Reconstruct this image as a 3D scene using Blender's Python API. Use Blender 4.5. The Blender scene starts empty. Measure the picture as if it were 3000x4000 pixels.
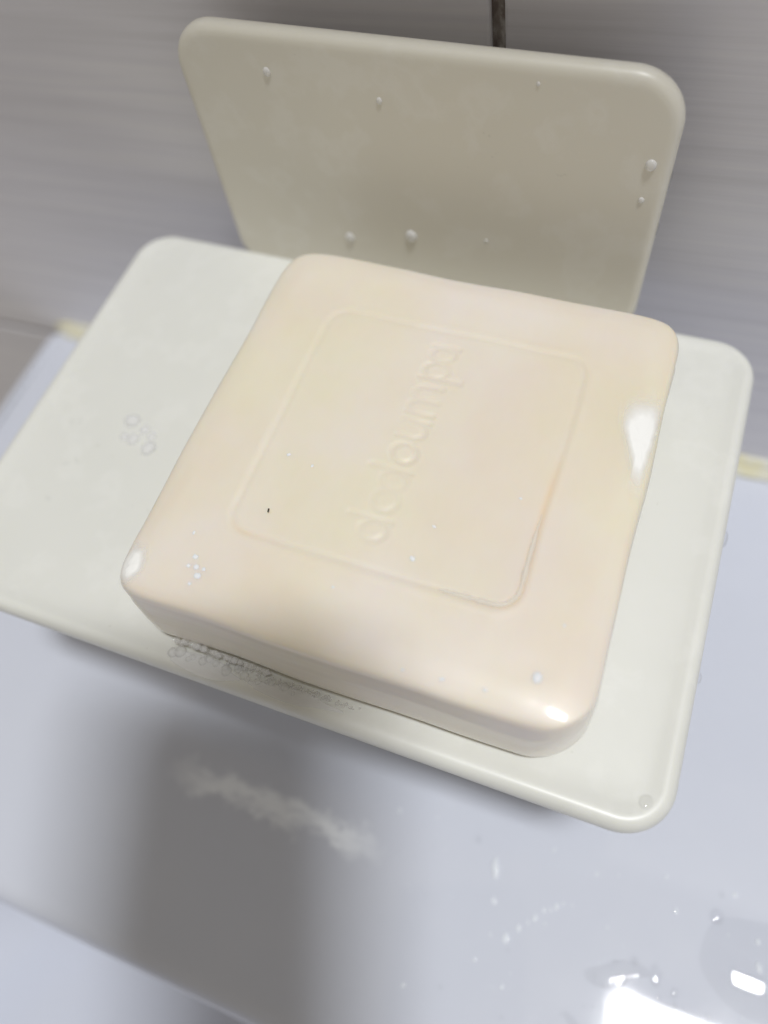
import bpy, bmesh, math, random
import numpy as np
from mathutils import Matrix, Vector, noise

random.seed(7)
S = 0.001                      # everything below is written in millimetres
TILT = 0.052583                # the dish hangs a little crooked on the wall
ZD = -73.0                     # height of the basin deck
YW = 14.0                       # face of the tiled wall
scene = bpy.context.scene
col = scene.collection

# ------------------------------------------------------------------ camera
cam_data = bpy.data.cameras.new('camera')
cam = bpy.data.objects.new('camera', cam_data)
col.objects.link(cam)
CAM_R = Matrix(((0.926301, -0.23322, 0.29593), (0.342905, 0.847298, -0.40559), (-0.156149, 0.477174, 0.864825)))
CAM_P = Vector((132.1727, -121.399, 125.9369)) * S
cam.matrix_world = Matrix.Translation(CAM_P) @ CAM_R.to_4x4()
cam_data.sensor_fit = 'HORIZONTAL'
cam_data.sensor_width = 36.0
cam_data.lens = 36.0 * 2960.48 / 3000.0
cam_data.clip_start = 0.002
cam_data.clip_end = 20.0
cam_data.dof.use_dof = True
cam_data.dof.focus_distance = 0.133
cam_data.dof.aperture_fstop = 8.5
scene.camera = cam

# ------------------------------------------------------------------ light
world = bpy.data.worlds.new('World')
scene.world = world
world.use_nodes = True
bg = world.node_tree.nodes['Background']
bg.inputs['Color'].default_value = (1.0, 0.915, 0.79, 1)
bg.inputs['Strength'].default_value = 0.33

def area_lamp(name, loc, target, sx, sy, power, colour):
    ld = bpy.data.lights.new(name, 'AREA')
    ld.shape = 'RECTANGLE'; ld.size = sx * S; ld.size_y = sy * S
    ld.energy = power; ld.color = colour
    o = bpy.data.objects.new(name, ld)
    o.location = Vector(loc) * S
    d = (Vector(target) - Vector(loc)).normalized()
    o.rotation_euler = d.to_track_quat('-Z', 'Y').to_euler()
    col.objects.link(o)
    return o
area_lamp('ceiling_lamp', (475, -240, 1534), (475, -240, 0), 270, 150, 20.5, (0.965, 0.985, 1.0))

vs = scene.view_settings
vs.view_transform = 'Standard'; vs.look = 'None'; vs.exposure = 0.0; vs.gamma = 1.0
vs.use_curve_mapping = False
scene.cycles.transparent_max_bounces = 40

# ------------------------------------------------------------------ materials
def mat(name):
    m = bpy.data.materials.new(name); m.use_nodes = True
    nt = m.node_tree
    return m, nt, nt.nodes, nt.links, nt.nodes['Principled BSDF']
def node(nt, t, **kw):
    n = nt.nodes.new(t)
    for k, v in kw.items(): setattr(n, k, v)
    return n
def coords(nt, scale=(1, 1, 1), rot=(0, 0, 0), loc=(0, 0, 0)):
    tc = node(nt, 'ShaderNodeTexCoord'); mp = node(nt, 'ShaderNodeMapping')
    mp.inputs['Scale'].default_value = scale; mp.inputs['Rotation'].default_value = rot; mp.inputs['Location'].default_value = loc
    nt.links.new(tc.outputs['Object'], mp.inputs['Vector'])
    return mp.outputs['Vector']
def noise_tex(nt, vec, scale, detail=4, rough=0.55):
    n = node(nt, 'ShaderNodeTexNoise')
    n.inputs['Scale'].default_value = scale; n.inputs['Detail'].default_value = detail; n.inputs['Roughness'].default_value = rough
    nt.links.new(vec, n.inputs['Vector'])
    return n.outputs['Fac']
def ramp(nt, fac, stops):
    r = node(nt, 'ShaderNodeValToRGB')
    while len(r.color_ramp.elements) < len(stops): r.color_ramp.elements.new(0.5)
    for e, (p, c) in zip(r.color_ramp.elements, stops):
        e.position = p; e.color = (*c, 1) if len(c) == 3 else c
    nt.links.new(fac, r.inputs['Fac'])
    return r.outputs['Color']
def mixc(nt, fac, a, b, mode='MIX'):
    m = node(nt, 'ShaderNodeMix', data_type='RGBA', blend_type=mode)
    for sock, v in ((m.inputs[0], fac), (m.inputs[6], a), (m.inputs[7], b)):
        if isinstance(v, (int, float)): sock.default_value = v
        elif isinstance(v, tuple): sock.default_value = (*v, 1)
        else: nt.links.new(v, sock)
    return m.outputs[2]
def math_n(nt, op, a, b=None, clamp=False):
    m = node(nt, 'ShaderNodeMath', operation=op); m.use_clamp = clamp
    for i, v in enumerate((a, b)):
        if v is None: continue
        if isinstance(v, (int, float)): m.inputs[i].default_value = v
        else: nt.links.new(v, m.inputs[i])
    return m.outputs[0]
def bump(nt, bsdf, height, strength, dist, sock='Normal'):
    b = node(nt, 'ShaderNodeBump')
    b.inputs['Strength'].default_value = strength; b.inputs['Distance'].default_value = dist * S
    nt.links.new(height, b.inputs['Height']); nt.links.new(b.outputs['Normal'], bsdf.inputs[sock])

def make_tile():
    m, nt, N, L, b = mat('grey_streaked_tile')
    v = coords(nt, (9, 9, 330)); v2 = coords(nt, (30, 30, 1400)); v3 = coords(nt, (14, 14, 22))
    f = noise_tex(nt, v, 1.0, 5, 0.6)
    c = ramp(nt, f, [(0.36, (0.78, 0.78, 0.84)), (0.5, (0.85, 0.85, 0.92)), (0.64, (0.90, 0.90, 0.95))])
    c = mixc(nt, math_n(nt, 'MULTIPLY', noise_tex(nt, v2, 1.0, 3), 0.25), c, (0.55, 0.53, 0.52))
    c = mixc(nt, math_n(nt, 'MULTIPLY', noise_tex(nt, v3, 1.0, 3), 0.3), c, (0.76, 0.76, 0.84))
    L.new(c, b.inputs['Base Color'])
    b.inputs['Roughness'].default_value = 0.38
    bump(nt, b, f, 0.15, 0.3)
    return m
def make_grout():
    m, nt, N, L, b = mat('dirty_grout')
    f = noise_tex(nt, coords(nt, (1, 1, 0.5)), 420, 4, 0.65)
    c = ramp(nt, f, [(0.35, (0.17, 0.14, 0.13)), (0.5, (0.30, 0.27, 0.25)), (0.64, (0.58, 0.56, 0.55))])
    L.new(c, b.inputs['Base Color']); b.inputs['Roughness'].default_value = 0.9
    bump(nt, b, f, 0.5, 0.4)
    return m
def make_ceramic():
    m, nt, N, L, b = mat('white_glazed_ceramic')
    v = coords(nt)
    # dried soap smear: a ragged band on the deck, in the basin's own millimetres
    sep = node(nt, 'ShaderNodeSeparateXYZ'); L.new(v, sep.inputs[0])
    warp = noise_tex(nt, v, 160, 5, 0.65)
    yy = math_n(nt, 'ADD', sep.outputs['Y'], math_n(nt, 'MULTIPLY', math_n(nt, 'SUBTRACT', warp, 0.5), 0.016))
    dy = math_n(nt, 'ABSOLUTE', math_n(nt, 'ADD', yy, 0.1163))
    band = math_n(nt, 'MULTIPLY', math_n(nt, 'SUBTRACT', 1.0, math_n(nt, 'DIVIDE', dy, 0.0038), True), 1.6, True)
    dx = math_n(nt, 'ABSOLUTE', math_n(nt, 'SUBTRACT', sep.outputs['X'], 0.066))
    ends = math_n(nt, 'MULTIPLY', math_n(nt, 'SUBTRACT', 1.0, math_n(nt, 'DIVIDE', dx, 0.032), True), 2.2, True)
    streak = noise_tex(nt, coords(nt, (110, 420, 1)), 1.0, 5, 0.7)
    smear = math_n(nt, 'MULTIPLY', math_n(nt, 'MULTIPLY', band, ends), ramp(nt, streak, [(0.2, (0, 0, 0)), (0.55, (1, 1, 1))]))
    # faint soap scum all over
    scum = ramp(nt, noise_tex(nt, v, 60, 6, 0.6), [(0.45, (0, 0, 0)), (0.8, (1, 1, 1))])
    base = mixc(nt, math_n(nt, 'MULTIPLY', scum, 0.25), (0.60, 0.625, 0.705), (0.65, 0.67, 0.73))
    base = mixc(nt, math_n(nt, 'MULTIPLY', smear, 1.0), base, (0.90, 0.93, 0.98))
    L.new(base, b.inputs['Base Color'])
    r = math_n(nt, 'ADD', 0.025, math_n(nt, 'MULTIPLY', scum, 0.05))
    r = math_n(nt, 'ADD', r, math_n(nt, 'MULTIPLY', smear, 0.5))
    L.new(r, b.inputs['Roughness'])
    bump(nt, b, noise_tex(nt, v, 35, 2), 0.06, 0.6)
    return m
def make_caulk():
    m, nt, N, L, b = mat('yellowed_sealant')
    f = noise_tex(nt, coords(nt, (0.4, 1, 2.5)), 190, 3)
    c = ramp(nt, f, [(0.42, (0.86, 0.86, 0.80)), (0.58, (0.85, 0.80, 0.52)), (0.66, (0.87, 0.87, 0.82))])
    L.new(c, b.inputs['Base Color']); b.inputs['Roughness'].default_value = 0.5
    return m
def make_plastic(name, lo, hi):
    m, nt, N, L, b = mat(name)
    v = coords(nt)
    c = mixc(nt, noise_tex(nt, v, 28, 4), lo, hi)
    sp = ramp(nt, noise_tex(nt, v, 520, 2, 0.5), [(0.74, (0, 0, 0)), (0.79, (1, 1, 1))])
    c = mixc(nt, math_n(nt, 'MULTIPLY', sp, 0.25), c, (0.45, 0.44, 0.38))
    st = ramp(nt, noise_tex(nt, v, 75, 6, 0.6), [(0.52, (0, 0, 0)), (0.60, (1, 1, 1)), (0.66, (0.3, 0.3, 0.3))])
    c = mixc(nt, math_n(nt, 'MULTIPLY', st, 0.16), c, (0.84, 0.84, 0.82))
    L.new(c, b.inputs['Base Color'])
    f2 = noise_tex(nt, v, 45, 4)
    L.new(math_n(nt, 'ADD', 0.25, math_n(nt, 'MULTIPLY', f2, 0.25)), b.inputs['Roughness'])
    b.inputs['Subsurface Weight'].default_value = 0.15
    b.inputs['Subsurface Radius'].default_value = (0.0015, 0.0015, 0.001)
    b.inputs['Subsurface Scale'].default_value = 1.0
    bump(nt, b, noise_tex(nt, v, 900, 2), 0.04, 0.1)
    return m
def make_soap():
    m, nt, N, L, b = mat('cream_soap')
    v = coords(nt)
    f = noise_tex(nt, v, 34, 4, 0.55)
    c = ramp(nt, f, [(0.3, (0.74, 0.69, 0.52)), (0.48, (0.755, 0.693, 0.575)), (0.68, (0.76, 0.697, 0.64))])
    # yellowed water line in the pressed edge of the panel, front right
    at = node(nt, 'ShaderNodeAttribute', attribute_name='groove')
    c = mixc(nt, math_n(nt, 'MULTIPLY', at.outputs['Fac'], 0.8), c, (0.78, 0.62, 0.42))
    grain = noise_tex(nt, coords(nt, (25, 25, 900)), 1.0, 3)
    c = mixc(nt, math_n(nt, 'MULTIPLY', ramp(nt, grain, [(0.45, (0, 0, 0)), (0.62, (1, 1, 1))]), 0.22), c, (0.70, 0.56, 0.44))
    fine = noise_tex(nt, coords(nt, (1.0, 0.35, 1.0), (0, 0, 0.3)), 700, 3, 0.6)
    c = mixc(nt, math_n(nt, 'MULTIPLY', fine, 0.12), c, (0.86, 0.82, 0.74))
    L.new(c, b.inputs['Base Color'])
    b.inputs['Roughness'].default_value = 0.45
    b.inputs['Subsurface Weight'].default_value = 0.6
    b.inputs['Subsurface Radius'].default_value = (0.0030, 0.0022, 0.0012)
    b.inputs['Subsurface Scale'].default_value = 1.0
    b.inputs['Coat Weight'].default_value = 0.8
    b.inputs['Coat IOR'].default_value = 1.36
    L.new(math_n(nt, 'ADD', 0.03, math_n(nt, 'MULTIPLY', noise_tex(nt, v, 80, 3), 0.12)), b.inputs['Coat Roughness'])
    bump(nt, b, math_n(nt, 'ADD', grain, math_n(nt, 'MULTIPLY', fine, 0.25)), 0.3, 0.12)
    wet = noise_tex(nt, v, 130, 3, 0.5)
    bump(nt, b, wet, 0.10, 0.5, 'Coat Normal')
    return m
def make_water(name, milk=0.0, tint=(0.97, 0.97, 0.97), refl=1.0, edge=False, rim=0.0, patchy=0.9, body=(0.93, 0.93, 0.94)):
    m = bpy.data.materials.new(name); m.use_nodes = True
    nt = m.node_tree; nt.nodes.clear()
    out = node(nt, 'ShaderNodeOutputMaterial')
    tr = node(nt, 'ShaderNodeBsdfTransparent'); tr.inputs['Color'].default_value = (*tint, 1)
    gl = node(nt, 'ShaderNodeBsdfGlossy'); gl.inputs['Roughness'].default_value = 0.02
    fr = node(nt, 'ShaderNodeFresnel'); fr.inputs['IOR'].default_value = 1.36
    di = node(nt, 'ShaderNodeBsdfDiffuse'); di.inputs['Color'].default_value = (*body, 1)
    fac = milk
    if rim:
        lw = node(nt, 'ShaderNodeLayerWeight'); lw.inputs['Blend'].default_value = 0.5
        p = math_n(nt, 'POWER', lw.outputs['Facing'], 3.0)
        fac = math_n(nt, 'ADD', math_n(nt, 'MULTIPLY', p, rim), milk, True)
    if edge:
        at = node(nt, 'ShaderNodeAttribute', attribute_name='cover')
        nz = noise_tex(nt, coords(nt), 350, 4, 0.65)
        k = math_n(nt, 'MULTIPLY', at.outputs['Fac'], math_n(nt, 'ADD', math_n(nt, 'MULTIPLY', nz, patchy), 1.1 - patchy * 0.5), True)
        fac = math_n(nt, 'MULTIPLY', k, fac)
    if rim:
        tl = node(nt, 'ShaderNodeBsdfTranslucent'); tl.inputs['Color'].default_value = (*body, 1)
        dm = node(nt, 'ShaderNodeMixShader'); dm.inputs[0].default_value = 0.5
        nt.links.new(di.outputs[0], dm.inputs[1]); nt.links.new(tl.outputs[0], dm.inputs[2]); di = dm
    mm = node(nt, 'ShaderNodeMixShader')
    if isinstance(fac, float) or isinstance(fac, int): mm.inputs[0].default_value = fac
    else: nt.links.new(fac, mm.inputs[0])
    nt.links.new(tr.outputs[0], mm.inputs[1]); nt.links.new(di.outputs[0], mm.inputs[2])
    mx = node(nt, 'ShaderNodeMixShader')
    r = math_n(nt, 'MULTIPLY', fr.outputs[0], refl)
    r = math_n(nt, 'MINIMUM', r, 0.25)
    if edge: r = math_n(nt, 'MULTIPLY', r, at.outputs['Fac'])
    nt.links.new(r, mx.inputs[0]); nt.links.new(mm.outputs[0], mx.inputs[1]); nt.links.new(gl.outputs[0], mx.inputs[2])
    nt.links.new(mx.outputs[0], out.inputs['Surface'])
    return m
def make_plain(name, c, rough):
    m, nt, N, L, b = mat(name)
    f = noise_tex(nt, coords(nt), 60, 3)
    L.new(mixc(nt, f, c, tuple(x * 1.2 for x in c)), b.inputs['Base Color'])
    b.inputs['Roughness'].default_value = rough
    return m
TILE, GROUT, CERAMIC, CAULK = make_tile(), make_grout(), make_ceramic(), make_caulk()
PLASTIC, SOAP, LATHER = make_plastic('pale_green_grey_plastic', (0.665, 0.67, 0.625), (0.725, 0.725, 0.69)), make_soap(), make_water('white_lather', 0.95, (1, 1, 1), 0.8, True, patchy=0.35, body=(0.93, 0.925, 0.90))
WARM_LIT = make_plastic('warm_lit_plastic', (0.665, 0.64, 0.555), (0.71, 0.685, 0.61))  # same plastic as the tray, warm light on the plate put into its colour
WATER = make_water('clear_water')
MILKY_GLINT = make_water('milky_glint_water', 0.52)  # milkiness of soapy water; on dish beads it paints in the highlights
HAZY = make_water('hazy_water', 0.3, (0.95, 0.95, 0.95))
GLINTW = make_water('painted_glint_water', 0.75, body=(0.90, 0.94, 1.0))  # white body paints the lamp's glints into the small drops
BUBBLE = make_water('bubble_skin', 0.32, (1, 1, 1), 0.4, False, 1.0, body=(0.97, 0.97, 0.97))
DARK = make_plain('dark_phone_shell', (0.02, 0.02, 0.024), 0.35)
PAD = make_plain('grey_foam_tape', (0.25, 0.25, 0.25), 0.9)
BLACK = make_plain('black_speck', (0.02, 0.018, 0.015), 0.8)

# ------------------------------------------------------------------ helpers
def link(name, me, material, parent=None, smooth=True):
    o = bpy.data.objects.new(name, me); col.objects.link(o)
    if material and not me.materials: me.materials.append(material)
    if smooth: me.polygons.foreach_set('use_smooth', [True] * len(me.polygons))
    if parent: o.parent = parent
    return o
def mesh(name, verts, faces):
    me = bpy.data.meshes.new(name)
    me.from_pydata([tuple(c * S for c in v) for v in verts], [], faces); me.update()
    return me
def tag(o, label=None, cat=None, group=None, kind=None):
    if label: o['label'] = label
    if cat: o['category'] = cat
    if group: o['group'] = group
    if kind: o['kind'] = kind
    return o
def rrect(x0, x1, y0, y1, r, seg=10, per=8):
    """closed rounded rectangle, anticlockwise"""
    r = max(r, 0.02); pts = []
    cs = [(x1 - r, y0 + r, -90), (x1 - r, y1 - r, 0), (x0 + r, y1 - r, 90), (x0 + r, y0 + r, 180)]
    for i, (cx, cy, a0) in enumerate(cs):
        for k in range(seg + 1):
            a = math.radians(a0 + 90 * k / seg); pts.append((cx + r * math.cos(a), cy + r * math.sin(a)))
        nx = cs[(i + 1) % 4]; a = math.radians(nx[2])
        p0 = pts[-1]; p1 = (nx[0] + r * math.cos(a), nx[1] + r * math.sin(a))
        for k in range(1, per):
            t = k / per; pts.append((p0[0] + (p1[0] - p0[0]) * t, p0[1] + (p1[1] - p0[1]) * t))
    return pts
def loft(loops, cap0=True, cap1=True):
    v = []; f = []; n = len(loops[0])
    for lp in loops: v += lp
    for i in range(len(loops) - 1):
        for k in range(n):
            a = i * n + k; b = i * n + (k + 1) % n
            f.append((a, b, b + n, a + n))
    if cap0: f.append(tuple(reversed(range(n))))
    if cap1: f.append(tuple(range((len(loops) - 1) * n, len(loops) * n)))
    return v, f
def box(x0, x1, y0, y1, z0, z1, bev=0.6):
    """box with bevelled rim round the face at y0 (the face seen)"""
    def lp(i, y): return [(x0 + i, y, z0 + i), (x1 - i, y, z0 + i), (x1 - i, y, z1 - i), (x0 + i, y, z1 - i)]
    return loft([lp(0, y1), lp(0, y0 + bev), lp(bev * .3, y0 + bev * .3), lp(bev, y0)], True, True)

# ------------------------------------------------------------------ wall
v, f = box(-210.7, 391.9, YW + 1.3, YW + 14, -379, 223.4, 0.1)
wall = tag(link('wall', mesh('wall', v, f), GROUT, None, False), 'grey tiled wall behind the soap dish', 'wall', kind='structure')
tv, tf = box(-150, 150, 0, 9, -150, 150, 0.7)
tile_me = mesh('tile', tv, tf); tile_me.materials.append(TILE)
for cx, cz in ((-60.7, 73.4), (241.9, 73.4), (-60.7, -229.0), (241.9, -229.0)):
    t = link('tile', tile_me, TILE, wall, False)
    t.location = (cx * S, (YW + 0.0) * S, cz * S)

# added unseen blocker keeps the ceiling lamp off the wall and the plate's top edge
BLOCKM = make_plain('pale_blocker', (0.5, 0.49, 0.47), 0.9)
blocker = bpy.data.objects.new('shade_blocker', None); col.objects.link(blocker); blocker.location = (0.1, (YW - 20) * S, 0.16)
tag(blocker, 'added unseen cabinet above the soap dish, out of the frame', 'blocker')
v, f = box(-380, 420, -8, 19.8, 0, 560, 1.0)
link('blocker_body', mesh('blocker_body', v, f), BLOCKM, blocker, False)
v, f = box(-376, 416, -11, -8.2, 4, 556, 0.8)
link('blocker_front', mesh('blocker_front', v, f), BLOCKM, blocker, False)

# ------------------------------------------------------------------ basin
def basin_loops():
    seg, per = 12, 12
    lp = []
    def outer(d, z): lp.append([(x, y, z) for x, y in rrect(-91 + d, 500 - d, -480 + d, YW - 0.6 - d * 0.05, max(9 - d, 1.5), seg, per)])
    outer(14, -240); outer(2, -150); outer(0, ZD - 8)
    for a in (0, 15, 30, 45, 60, 75, 90):
        r = 5.0; outer(r - r * math.cos(math.radians(a)), ZD - r + r * math.sin(math.radians(a)))
    outer(5.4, ZD); outer(7, ZD)
    def bowl(d, z): lp.append([(x, y, z) for x, y in rrect(-82 + d, 455 - d, -440 + d, -155 - d, max(34 - d * 0.3, 10), seg, per)])
    bowl(-4, ZD); bowl(-2, ZD); bowl(-0.3, ZD)
    r = 7.0
    for a in (12, 24, 36, 48, 60, 72, 82): bowl(r * math.sin(math.radians(a)), ZD - r + r * math.cos(math.radians(a)))
    bowl(8.2, ZD - 30); bowl(10, ZD - 88)
    for a in (15, 30, 45, 60, 75, 88): bowl(10 + 26 * (1 - math.cos(math.radians(a))), ZD - 88 - 26 * math.sin(math.radians(a)))
    bowl(110, ZD - 118)
    return lp
v, f = loft(basin_loops(), False, True)
basin = tag(link('wash_basin', mesh('wash_basin', v, f), CERAMIC), 'white glazed ceramic wash basin deck under the soap dish', 'wash basin')
# sealant bead between deck and tiles
loops = []
for i in range(73):
    x = -86.5 + i * 7.0
    if i == 0: k = 0.4
    else: k = 0.85 + 0.2 * noise.noise(Vector((x * 0.11, 3, 0)))
    bprof = [(YW - 0.05, -0.3), (YW - 4.5 * k, -0.3), (YW - 4.2 * k, 0.7), (YW - 3.0 * k, 2.0 * k), (YW - 1.6 * k, 4.0 * k), (YW - 0.8, 6.0 * k), (YW - 0.05, 6.5 * k)]
    loops.append([(x, y, ZD + z + 0.2) for y, z in bprof])
v, f = loft(loops)
tag(link('sealant_bead', mesh('sealant_bead', v, f), CAULK, basin), 'yellowed sealant bead along the wall')

# ------------------------------------------------------------------ soap dish
DISH = Matrix.Rotation(TILT, 4, 'Y')
def dish_pt(x, y, z): return DISH @ (Vector((x, y, z)) * S)
dish = bpy.data.objects.new('soap_dish', None); col.objects.link(dish)
dish.matrix_world = DISH; dish.empty_display_size = 0.01
tag(dish, 'pale greenish grey plastic soap dish with upright back plate on the wall', 'soap dish')
prof = [(6, -6.2), (2.2, -6.1), (1.0, -5.6), (0.35, -4.7), (0.05, -3.6), (0.0, -2.7), (0.1, -1.9), (0.4, -1.1), (0.9, -0.45), (1.5, -0.1), (2.1, 0.0),
        (2.8, -0.1), (3.8, -0.42), (5.2, -0.65), (7.5, -0.75), (11, -0.79), (13, -0.79), (16, -0.79)]
lp = []
for d, z in prof:
    lp.append([(x, y, z) for x, y in rrect(d, 150.9 - d, -102.8 + d, 0.6 - d, max(9.0 - d, 1.5), 12, 10)])
v, f = loft(lp)
link('tray', mesh('tray', v, f), PLASTIC, dish)
lp = []
P = [(1.6, 2.8), (0.6, 2.65), (0.1, 2.1), (0, 1.4), (0.0, 0.7), (0.2, 0.1), (0.6, -0.45), (1.2, -0.75), (2.0, -0.85), (2.6, -0.86), (3.6, -0.86)]
for d, y in P:
    lp.append([(x, y, z) for x, z in reversed(rrect(27.6 + d, 123.9 - d, -5.5 + d, 55.6 - d, max(9.5 - d, 1.5), 12, 10))])
v, f = loft(lp)
tag(link('back_plate', mesh('back_plate', v, f), WARM_LIT, dish), 'upright back plate tinted for the warm light on it')
v, f = box(38, 113, 2.9, YW - 0.2, 2, 44, 0.3)
link('adhesive_pad', mesh('adhesive_pad', v, f), PAD, dish, False)

# ------------------------------------------------------------------ soap bar
SC = (93.6, -56.3, -0.72)      # centre of the soap on the tray
HS = 40.0                      # half size
def RQ(x, y):                  # corner radius, each corner worn differently
    return np.where(y < 0, np.where(x < 0, 5.0, 8.5), np.where(x < 0, 6.0, 7.0))
def seg_pts(pts, n=14):
    out = []
    for (a, b), (c, d) in zip(pts[:-1], pts[1:]):
        for k in range(n): t = k / (n - 1); out.append((a + (c - a) * t, b + (d - b) * t))
    return out
def ell(cx, cy, rx, ry, a0=0, a1=360, n=48):
    return [(cx + rx * math.cos(math.radians(a0 + (a1 - a0) * k / n)), cy + ry * math.sin(math.radians(a0 + (a1 - a0) * k / n))) for k in range(n + 1)]
def wordmark():
    s = []
    for c in (-17.4, -7.8): s += ell(c, 0.5, 1.9, 2.2) + seg_pts([(c + 1.95, -2.0), (c + 1.95, 5.4)], 40)      # d d
    for c in (-11.8, -2.1): s += ell(c, 0.5, 2.0, 2.2)                                                       # o o
    s += seg_pts([(1.3, 2.8), (1.3, 0.2)], 16) + ell(3.1, 0.2, 1.8, 2.0, 180, 360) + seg_pts([(4.9, 2.8), (4.9, -2.0)], 24)   # u
    for c in (6.6, 9.5, 12.4): s += seg_pts([(c, 1.0 if c > 7 else 2.8), (c, -2.0)], 24)                        # m
    for c in (8.05, 10.95): s += ell(c, 1.0, 1.45, 1.8, 0, 180)
    s += seg_pts([(14.6, 2.8), (14.6, -4.6)], 40) + ell(16.4, 0.5, 1.8, 2.2)                                     # p
    s += ell(20.2, 0.5, 1.7, 2.2) + seg_pts([(22.0, 2.8), (22.0, -2.0)], 24)                                     # a
    return np.array(s)
WM = wordmark()
def sd_rr(x, y, h, r):
    qx = np.abs(x) - h + r; qy = np.abs(y) - h + r
    return np.minimum(np.maximum(qx, qy), 0) + np.hypot(np.maximum(qx, 0), np.maximum(qy, 0)) - r
def soap_top(d):
    t = np.clip(d, -0.8, 6) / 6
    return 21.3 + 1.0 * (1 - (1 - t) ** 2.0) + 0.02 * np.clip(d - 6, 0, 8) - 0.45 * np.exp(-np.clip(d, -0.4, 99) / 0.3)
def soft_d(x, y):              # distance to the edge, softened so that no ridge runs into the corners
    a = HS - np.abs(x); b = HS - np.abs(y); k = 2.6
    return np.minimum(a, b) - k * np.log1p(np.exp(-np.abs(a - b) / k))
def panel(x, y):
    sd = sd_rr(x - 0.3, y - 0.6, 25.2, 4.0)
    step = -0.07 / (1 + np.exp(np.clip(sd / 0.3, -30, 30)))
    lip = 0.05 * np.exp(-(sd - 0.9) ** 2 / 0.5) - 0.11 * np.exp(-(sd + 0.4) ** 2 / 0.3)
    return step + lip, sd
def soap_height(x, y):
    d = soft_d(x, y)
    p, sd = panel(x, y)
    return soap_top(d) + p
def wobble(x, y, s, a): return a * noise.noise(Vector((x * s, y * s, 1.7)))
def build_soap():
    n = 150
    u = np.linspace(-HS, HS, 2 * n + 1)
    U, V = np.meshgrid(u, u, indexing='ij')
    s = np.maximum(np.abs(U), np.abs(V)); d = HS - s
    r = np.maximum(RQ(U, V) - d, 0.0)
    core = np.maximum(s - r, 0)
    cx = np.clip(U, -core, core); cy = np.clip(V, -core, core)
    dx, dy = U - cx, V - cy; ln = np.hypot(dx, dy)
    ok = ln > 1e-9
    X = np.where(ok, cx + r * dx / np.where(ok, ln, 1), U); Y = np.where(ok, cy + r * dy / np.where(ok, ln, 1), V)
    p, sd = panel(X, Y)
    Z = soap_top(soft_d(X, Y)) + p
    # pressed wordmark: runs away from the viewer, letter tops to the left
    m = (np.abs(X) < 9) & (np.abs(Y) < 26)
    a = Y[m]; b = -X[m]
    best = np.full(a.shape, 1e9)
    for wx, wy in WM: best = np.minimum(best, (a - wx) ** 2 + (b - wy) ** 2)
    dist = np.sqrt(best)
    wear = np.array([min(max(0.75 + 0.9 * noise.noise(Vector((p_ * 0.16, q_ * 0.22, 8.1))), 0.3), 1.0) for p_, q_ in zip(a, b)])
    wear *= np.where(a < -5, 0.75, 1.0)
    Z[m] -= wear * (0.22 * np.exp(-(dist / 0.62) ** 2) - 0.03 * np.exp(-((dist - 1.0) / 0.35) ** 2))
    g = np.exp(-((sd + 0.35) / 0.75) ** 2) * np.clip((X - 22) / 3, 0, 1) * np.clip((6 - Y) / 8, 0, 1)
    g += 0.7 * np.exp(-((sd + 0.3) / 0.7) ** 2) * np.clip((-Y - 22) / 3, 0, 1) * (np.clip((X - 14) / 5, 0, 1) + np.clip((-X - 16) / 5, 0, 1))
    verts = []; w = 2 * n + 1
    for i in range(w):
        for j in range(w):
            x, y, z = X[i, j], Y[i, j], Z[i, j]
            verts.append((x + wobble(x, y, 0.05, 0.5), y + wobble(y, x, 0.06, 0.4), z + wobble(x, y, 0.045, 0.35) + wobble(x, y, 0.22, 0.05)))
    faces = []
    for i in range(w - 1):
        for j in range(w - 1):
            a0 = i * w + j; faces.append((a0, a0 + w, a0 + w + 1, a0 + 1))
    ring = [(i, 0) for i in range(w)] + [(w - 1, j) for j in range(1, w)] + [(i, w - 1) for i in range(w - 2, -1, -1)] + [(0, j) for j in range(w - 2, 0, -1)]
    prev = [i * w + j for i, j in ring]
    base = [verts[k] for k in prev]
    nrm = []
    for k in range(len(base)):
        p0, p1 = base[k - 1], base[(k + 1) % len(base)]
        t = Vector((p1[0] - p0[0], p1[1] - p0[1])); t.normalize(); nrm.append((t.y, -t.x))
    side = [(0.12, 18.4), (0.25, 16.6), (0.55, 15), (0.6, 13), (0.7, 11), (0.8, 9), (0.9, 7), (0.95, 5), (0.9, 3.6), (0.6, 2.2), (0.0, 1.2), (-0.9, 0.5), (-2.5, 0.1), (-5, 0.0)]
    for o, z in side:
        cur = []
        for k, bp in enumerate(base):
            sc = 0.12 * noise.noise(Vector((bp[0] * 0.07, bp[1] * 0.07, z * 1.3)))
            # the front face is worn and leans out less at its left end
            verts.append((bp[0] + nrm[k][0] * (o + sc), bp[1] + nrm[k][1] * (o + sc), min(z, bp[2] - (19.0 - z) * 0.45))); cur.append(len(verts) - 1)
        for k in range(len(base)):
            k2 = (k + 1) % len(base)
            faces.append((prev[k], cur[k], cur[k2], prev[k2]))
        prev = cur
    faces.append(tuple(reversed(prev)))
    me = mesh('soap_bar', verts, faces)
    at = me.attributes.new('groove', 'FLOAT', 'POINT')
    vals = np.zeros(len(verts), dtype=np.float32); vals[:w * w] = np.clip(g, 0, 1).ravel()
    at.data.foreach_set('value', vals)
    bm = bmesh.new(); bm.from_mesh(me); bmesh.ops.recalc_face_normals(bm, faces=bm.faces); bm.to_mesh(me); bm.free()
    return me
soap = link('soap_bar', build_soap(), SOAP)
soap.matrix_world = DISH @ Matrix.Translation(Vector(SC) * S)
tag(soap, 'wet cream square bar of soap with pressed wordmark on the soap dish', 'soap')

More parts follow.
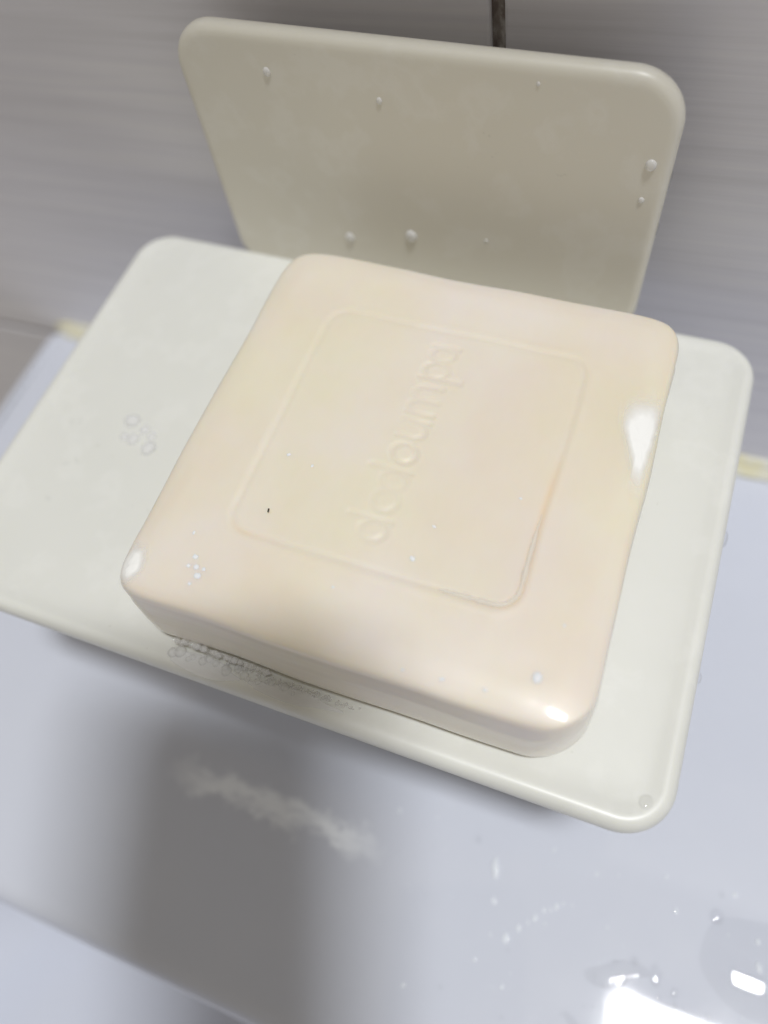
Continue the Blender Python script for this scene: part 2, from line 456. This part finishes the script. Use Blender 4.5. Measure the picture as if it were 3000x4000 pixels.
def cover_attr(me, vals, n):
    at = me.attributes.new('cover', 'FLOAT', 'POINT')
    at.data.foreach_set('value', np.repeat(np.array(vals, dtype=np.float32), n))
    return me
def patch(name, outline, label, lift=0.35):
    """thin lather lying on the soap's surface inside an outline given in soap coordinates"""
    cx = sum(p[0] for p in outline) / len(outline); cy = sum(p[1] for p in outline) / len(outline)
    pts = []
    for (x0, y0), (x1, y1) in zip(outline, outline[1:] + outline[:1]):
        for k in range(6): t = k / 6; pts.append((x0 + (x1 - x0) * t, y0 + (y1 - y0) * t))
    for _ in range(3): pts = [((pts[k - 1][0] + 2 * pts[k][0] + pts[(k + 1) % len(pts)][0]) / 4, (pts[k - 1][1] + 2 * pts[k][1] + pts[(k + 1) % len(pts)][1]) / 4) for k in range(len(pts))]
    pts = [(x + wobble(x, y, 0.5, 0.35), y + wobble(y, x, 0.5, 0.35)) for x, y in pts]
    lp = []
    for s, h in ((1.5, 0.04), (1.3, 0.05), (1.1, 0.06), (0.9, 0.08), (0.65, .1), (0.35, .11), (0.04, .11)):
        ring = []
        for x, y in pts:
            X = max(min(cx + (x - cx) * s, 39.6), -39.6); Y = max(min(cy + (y - cy) * s, 39.6), -39.6)
            z = float(soap_height(np.array(X), np.array(Y)))
            ring.append((X + wobble(X, Y, 0.05, 0.5), Y + wobble(Y, X, 0.06, 0.4), z + h + wobble(X, Y, 0.045, 0.35) + (wobble(X, Y, 1.2, 0.06))))
        lp.append(ring)
    v, f = loft(lp, False, True)
    me = cover_attr(mesh(name, v, f), [0, 0.06, 0.25, 0.6, 0.9, 1, 1], len(pts))
    o = link(name, me, LATHER, soap); tag(o, label)
    return o
patch('lather_patch', [(34.6, 18.6), (38.6, 19.6), (39.6, 17.0), (39.3, 12), (38.9, 7.0), (38.6, 3.6), (37.2, 4.2), (36.2, 8), (34.4, 12), (33.6, 15.5)], 'white lather patch on the right edge of the soap')
patch('lather_patch', [(-38.9, -32.2), (-36.6, -32.4), (-35.4, -34.2), (-35.6, -36.8), (-37.2, -38.6), (-38.9, -38.0), (-39.6, -35.4)], 'white lather patch on the front left corner of the soap')

# ------------------------------------------------------------------ water
def drop_mesh(name, h=0.38, wav=0.0, seed=0):
    seg, rings = 24, 7
    v = []; f = []
    for i in range(rings):
        t = i / rings; r = math.cos(t * math.pi / 2) ** 0.8; z = h * math.sin(t * math.pi / 2) ** 0.9
        for k in range(seg):
            a = 2 * math.pi * k / seg
            q = r * (1 + wav * noise.noise(Vector((math.cos(a) * 1.3 + seed, math.sin(a) * 1.3, seed))))
            v.append((q * math.cos(a), q * math.sin(a), z - 0.03))
    for i in range(rings - 1):
        for k in range(seg): f.append((i * seg + k, i * seg + (k + 1) % seg, (i + 1) * seg + (k + 1) % seg, (i + 1) * seg + k))
    v.append((0, 0, h - 0.03)); top = len(v) - 1
    for k in range(seg): f.append(((rings - 1) * seg + k, (rings - 1) * seg + (k + 1) % seg, top))
    return mesh(name, v, f)
drops = [drop_mesh('drop_a', 0.42, 0.0, 0), drop_mesh('drop_b', 0.36, 0.3, 2.3), drop_mesh('drop_c', 0.40, 0.45, 5.1)]
for d in drops: d.materials.append(WATER)
milky = [d.copy() for d in drops]
for d in milky: d.materials[0] = MILKY_GLINT
hazy = [d.copy() for d in drops]
for d in hazy: d.materials[0] = HAZY
beads = [d.copy() for d in drops]
for d in beads: d.materials[0] = GLINTW
def drop(kind, M, rx, ry, rz, label, group=None, ang=0.0, milk=False, name='water_drop'):
    o = link(name, (hazy if milk == 3 else beads if milk == 2 else milky if milk else drops)[kind], None)
    o.matrix_world = M @ Matrix.Rotation(ang, 4, 'Z') @ Matrix.Diagonal((rx, ry, rz, 1))
    tag(o, label, 'water drop', group)
    return o
KD = (125.94 - ZD) / 191.94
def deck_xy(x, y): return (132.17 + (x - 132.17) * KD, -121.4 + (y + 121.4) * KD)
def deck_M(x, y):
    x, y = deck_xy(x, y)
    return Matrix.Translation(Vector((x, y, ZD + 0.01)) * S)
def tray_M(x, y, z=-0.78): return DISH @ Matrix.Translation(Vector((x, y, z + 0.01)) * S)
def plate_M(x, z): return DISH @ Matrix.Translation(Vector((x, -0.86, z)) * S) @ Matrix.Rotation(math.pi / 2, 4, 'X')
def soap_M(x, y):
    z = float(soap_height(np.array(x), np.array(y)))
    return DISH @ Matrix.Translation(Vector((SC[0] + x, SC[1] + y, SC[2] + z + wobble(x, y, 0.045, 0.35))) * S)

# deck drops
drop(0, deck_M(170.2, -104.6), 1.5, 1.6, 0.9, 'round clear water drop with dark rim on the basin deck right of the dish corner')
drop(1, deck_M(123.5, -111.4), 0.9, 2.4, 1.4, 'long thin bright water streak on the deck below the dish edge', ang=0.25, milk=2)
drop(1, deck_M(129.5, -124.0), 0.8, 1.1, 0.9, 'brightest lone bead of water near the bottom middle of the deck', milk=2)
drop(2, deck_M(160.4, -119.8), 1.3, 2.0, 0.7, 'dark rimmed oval water drop beside the lamp reflection', ang=0.3)
drop(1, deck_M(146.2, -133.8), 2.4, 0.8, 0.9, 'curved sliver of water at the bottom edge of the photo', ang=-0.5)
for i, (x, y, r) in enumerate([(131.6, -121.2, .55), (133.2, -119.5, .3), (134.4, -118, .5), (135.9, -115.9, .42), (137.2, -115.4, .3), (138.2, -114.3, .5), (139.5, -113.2, .3), (141.4, -112.9, .22)]):
    drop(i % 3, deck_M(x, y), r, r * 1.4, r, 'tiny bead in the slanting row of water beads on the deck', 'row of tiny beads on the deck', 0.2, 2)
sc = [(118.2, -106.9, .7), (125.1, -117.9, .5), (124.4, -130.3, .4), (156, -118.7, .8), (178.6, -106.5, .6), (179.4, -111.1, .7), (170.5, -100.1, .5), (173, -99.2, .5),
      (98.5, -107, .5), (119, -137.7, .4), (111.3, -140.3, .4), (131.2, -133, .45), (132.7, -138.3, .35), (162.1, -106.5, .4)]
for k in range(34):
    x = random.uniform(104, 182); y = random.uniform(-140, -100)
    sc.append((x, y, random.choice((.16, .2, .25, .32))))
for k in range(26):
    sc.append((random.uniform(148, 174), random.uniform(-132, -121), random.choice((.25, .3, .45, .6, .8))))
for i, (x, y, r) in enumerate(sc):
    drop(i % 3, deck_M(x, y), r, r * random.uniform(1.0, 1.6), r * 1.1, 'tiny water bead scattered on the basin deck in front of the dish', 'scattered tiny beads on the deck', random.uniform(-.6, .6), 2 if i % 3 and i < 48 else False)
# dish drops
for i, (x, y, r) in enumerate([(25.3, -54.7, 1.5), (29.3, -56.1, 1.0), (27.9, -59, 1.1), (32.5, -60.2, 1.4), (31.7, -57.3, .9), (25.6, -59.1, .8)]):
    drop(i % 3, tray_M(x, y), r * 1.3, r * 1.1, r * 1.7, 'highlight-painted water bead in the cluster left of the soap on the tray', 'highlight-painted beads clustered on the tray', 0.4 * i, True)  # bright centres of clear beads painted as a white body
drop(0, tray_M(146.3, -97.2, -0.35), 1.15, 1.3, 1.2, 'clear round water drop at the front right corner of the tray')
for (x, z, r, lab) in [(47.7, 48.1, .8, 'highlight-painted water bead near the top left corner of the back plate'), (70.1, 45.2, .6, 'small highlight-painted water bead at the upper middle of the back plate'),
                       (120.2, 39.8, 1.0, 'large highlight-painted water bead near the right edge of the back plate'), (119.9, 32.4, .55, 'small bead below the large one at the right edge of the back plate'),
                       (58.8, 10.7, 1.1, 'faint highlight-painted bead low on the back plate, left of the brightest one'), (73.9, 14.3, 1.3, 'brightest round highlight-painted bead low on the back plate above the soap'),
                       (90.8, 16.5, .4, 'tiny bead low on the back plate right of the brightest bead'), (99.4, 52.0, .35, 'tiny bead under the top edge of the back plate')]:
    drop(0, plate_M(x, z), r, r * 1.15, r * 1.5, lab, milk=True)  # white body paints the blurred lamp highlight into each bead
for i in range(7):
    x = 20 + random.uniform(-18, 24); y = -66 + random.uniform(-14, 10)
    drop(1 + i % 2, tray_M(x, y), .5, .8, .35, 'faint flat bead of water on the left part of the tray', 'faint beads on the left of the tray', random.random() * 3)
def side_M(x, y, z): return DISH @ Matrix.Translation(Vector((x, y, z)) * S) @ Matrix.Rotation(math.pi / 2, 4, 'Y')
drop(1, side_M(150.85, -46, -2.0), 1.0, 1.6, 1.6, 'water bead hanging on the right edge of the tray')
drop(1, side_M(150.85, -74, -1.6), .5, .9, 1.2, 'smaller bead lower down on the right edge of the tray')
drop(1, side_M(123.85, 1.0, 36), 2.0, .8, 1.2, 'upper water bead on the right edge of the back plate')
drop(2, side_M(123.85, 1.0, 25), 1.6, .8, 1.0, 'lower water bead on the right edge of the back plate')
# soap drops
for i, (x, y, r) in enumerate([(-26.2, -32.6, .5), (-25.3, -34.0, .6), (-27.2, -31.0, .45), (-24.8, -32.6, .35), (-26.0, -35.6, .3), (-27.6, -32.8, .35)]):
    drop(i % 3, soap_M(x, y), r, r, r * 1.2, 'glinting bubble in the small cluster near the front left of the soap top', 'bubbles on the front left of the soap', i, 2)
for i, (x, y, r) in enumerate([(31.2, -33.0, .7), (7.5, -20.5, .4), (9.0, -14, .25), (-20, -8, .3), (-15, -9, .25), (-29.5, -27, .25), (24.5, -37, .3), (18, -37.5, .3), (12, -38, .2), (33, -24, .2), (-3, -29, .2), (21, -5, .2)]):
    drop(i % 3, soap_M(x, y), r, r * 1.3, r * 1.1, 'tiny glinting water bead on the top of the soap', 'tiny beads on the soap top', i * .7, 2)
path = []
for k in range(30): path.append((13 + 8.5 * k / 29, -24.2))
for k in range(1, 16): a = -90 + 90 * k / 15; path.append((21.5 + 3.6 * math.cos(math.radians(a)), -20.6 + 3.6 * math.sin(math.radians(a))))
for k in range(1, 30): path.append((25.1, -20.6 + 14 * k / 29))
lp = []
for k, (x, y) in enumerate(path):
    x0, y0 = path[max(k - 1, 0)]; x1, y1 = path[min(k + 1, len(path) - 1)]
    tx, ty = x1 - x0, y1 - y0; ln = math.hypot(tx, ty); nx, ny = -ty / ln, tx / ln
    w = (0.38 + 0.25 * noise.noise(Vector((k * 0.23, 0, 0)))) * min(1, k / 6 + .05, (len(path) - 1 - k) / 14 + .05)
    ring = []
    for q in range(9):
        a = math.pi * q / 8; X = x + nx * w * math.cos(a); Y = y + ny * w * math.cos(a)
        ring.append((X + wobble(X, Y, 0.05, 0.5), Y + wobble(Y, X, 0.06, 0.4), float(soap_height(np.array(x), np.array(y))) + wobble(X, Y, 0.045, 0.35) + 0.04 + 0.45 * w * math.sin(a)))
    lp.append(ring)
v, f = loft(lp)
o = link('water_line', mesh('water_line', v, f), make_water('pale_glint_water', 0.45, (1, 1, 1), 0.8, body=(0.93, 0.90, 0.83))); o.matrix_world = DISH @ Matrix.Translation(Vector(SC) * S)  # pale body paints the bright glint along the water
tag(o, 'thin line of water caught in the front right corner of the pressed frame', 'water line')
sp = link('speck', mesh('speck', *box(-.12, .12, -.35, .35, -.05, .12, .05)), BLACK, soap, False)
sp.location = Vector((-18.8, -19.4, float(soap_height(np.array(-18.8), np.array(-19.4))) + .1)) * S
sp.rotation_euler.z = 0.2

# puddles on the deck
def puddle(name, outline, h, M, material, label, cat, edge=3.0):
    pts = outline
    for _ in range(3):
        q = []
        for a, b in zip(pts, pts[1:] + pts[:1]): q += [(a[0] * .75 + b[0] * .25, a[1] * .75 + b[1] * .25), (a[0] * .25 + b[0] * .75, a[1] * .25 + b[1] * .75)]
        pts = q
    cx = sum(p[0] for p in pts) / len(pts); cy = sum(p[1] for p in pts) / len(pts)
    rad = sum(math.hypot(p[0] - cx, p[1] - cy) for p in pts) / len(pts)
    lp = []
    for t in (0, .15, .3, .5, .75, 1.0):
        s = 1 - t * min(edge / rad, 0.95); z = h * math.sin(t * math.pi / 2)
        lp.append([(cx + (x - cx) * s, cy + (y - cy) * s, z) for x, y in pts])
    lp.append([(cx + (x - cx) * .02, cy + (y - cy) * .02, h) for x, y in pts])
    v, f = loft(lp, False, True)
    o = link(name, cover_attr(mesh(name, v, f), [0, .25, .5, .8, 1, 1, 1], len(pts)), material); o.matrix_world = M
    tag(o, label, cat); return o
PU1 = [deck_xy(*q) for q in [(146, -124), (150, -121.8), (153, -119.2), (158, -118.6), (160, -120.4), (156, -121.6), (154.6, -124), (154.6, -126), (152.0, -125.6), (148, -126.2)]]
D0 = Matrix.Translation((0, 0, (ZD + 0.015) * S))
puddle('puddle', PU1, 0.55, D0, WATER,
       'small water puddle with a forked bright highlight at the bottom right of the deck', 'puddle', 1.6)
px, py = deck_xy(179.8, -112)
lp = []
for k in range(15):
    t = math.cos(k / 14 * math.pi / 2); ring = []
    for q in range(96):
        a = 2 * math.pi * q / 96
        w = 1 + (0.16 * noise.noise(Vector((math.cos(a) * 1.2, math.sin(a) * 1.2, 4.4)))) * t
        x, y = 13 * t * math.cos(a), 10 * t * math.sin(a)
        ring.append((px + x * w, py + y * w, 0.9 * (1 - t * t)))
    lp.append(ring)
v, f = loft(lp, False, True)
o = link('puddle', mesh('puddle', v, f), WATER); o.matrix_world = D0
tag(o, 'larger flat water puddle at the right edge of the deck with a bright bar highlight', 'puddle')
# milky run-off between the soap and the front rim of the tray
def tray_z(x, y):
    d = min(x, 150.9 - x, y + 102.8, 0.6 - y)
    return float(np.interp(d, [q[0] for q in prof[5:]], [q[1] for q in prof[5:]]))
for (x, y, rx, ry, a, lab) in ((66, -100.2, 7.5, 1.7, -.05, 'milky soapy water pooled at the front left foot of the soap'), (84, -100.0, 9.0, 1.2, .02, 'thin soapy water along the front rim of the tray, right of the foam')):
    o = drop(2, DISH @ Matrix.Translation(Vector((x, y, tray_z(x, y) - 0.05)) * S), rx, ry, 0.7, lab, None, a, True, 'soapy_water'); o['category'] = 'soapy water'
# foam
bm = bmesh.new()
rnd = random.Random(3)
def bubble(x, y, z, r):
    mtx = DISH @ Matrix.Translation(Vector((x, y, z)) * S) @ Matrix.Diagonal((1, 1, .9, 1))
    bmesh.ops.create_icosphere(bm, subdivisions=3, radius=r * S, matrix=mtx)
for k in range(60):                       # small ones climbing the face of the soap
    t = rnd.random(); bubble(59.5 + 20 * t + rnd.uniform(-.5, .5), -97.6, 0.8 + rnd.random() * 2.6 * (1 - t), rnd.choice((.35, .42, .5, .6)))
for k in range(18):                       # large ones on the tray
    t = (k + rnd.random() * .7) / 18; bubble(59.5 + 26 * t, -98.5 - rnd.uniform(0, 1.9) * (1 - .4 * t), -0.2, rnd.uniform(.75, 1.35) * (1 - .35 * t))
for k in range(80):                       # fine ones along the foot
    t = rnd.random(); bubble(70 + 27 * t, -97.9 - rnd.random() * 0.7, -0.2 + rnd.random() * .4, rnd.choice((.2, .25, .32)))
me = bpy.data.meshes.new('soap_foam'); bm.to_mesh(me); bm.free()
tag(link('soap_foam', me, BUBBLE), 'foam of soap bubbles along the front foot of the soap', 'foam', kind='stuff')

# ------------------------------------------------------------------ the phone that took the picture: out of view, its soft shadow lies on the deck
phone = bpy.data.objects.new('smartphone', None); col.objects.link(phone)
phone.matrix_world = Matrix.Translation(CAM_P) @ CAM_R.to_4x4()
tag(phone, 'dark smartphone held above the basin, seen only by its soft shadow', 'smartphone')
lp = []
for d, z in ((2, 1.6), (0.4, 2.4), (0, 4), (0, 8), (0.4, 9.4), (2, 10.2)):
    lp.append([(x, y, z) for x, y in rrect(-61 + d, 2.5 - d, -140 + d, 24.5 - d, 9 - d, 8, 4)])
v, f = loft(lp)
link('body', mesh('phone_body', v, f), DARK, phone)
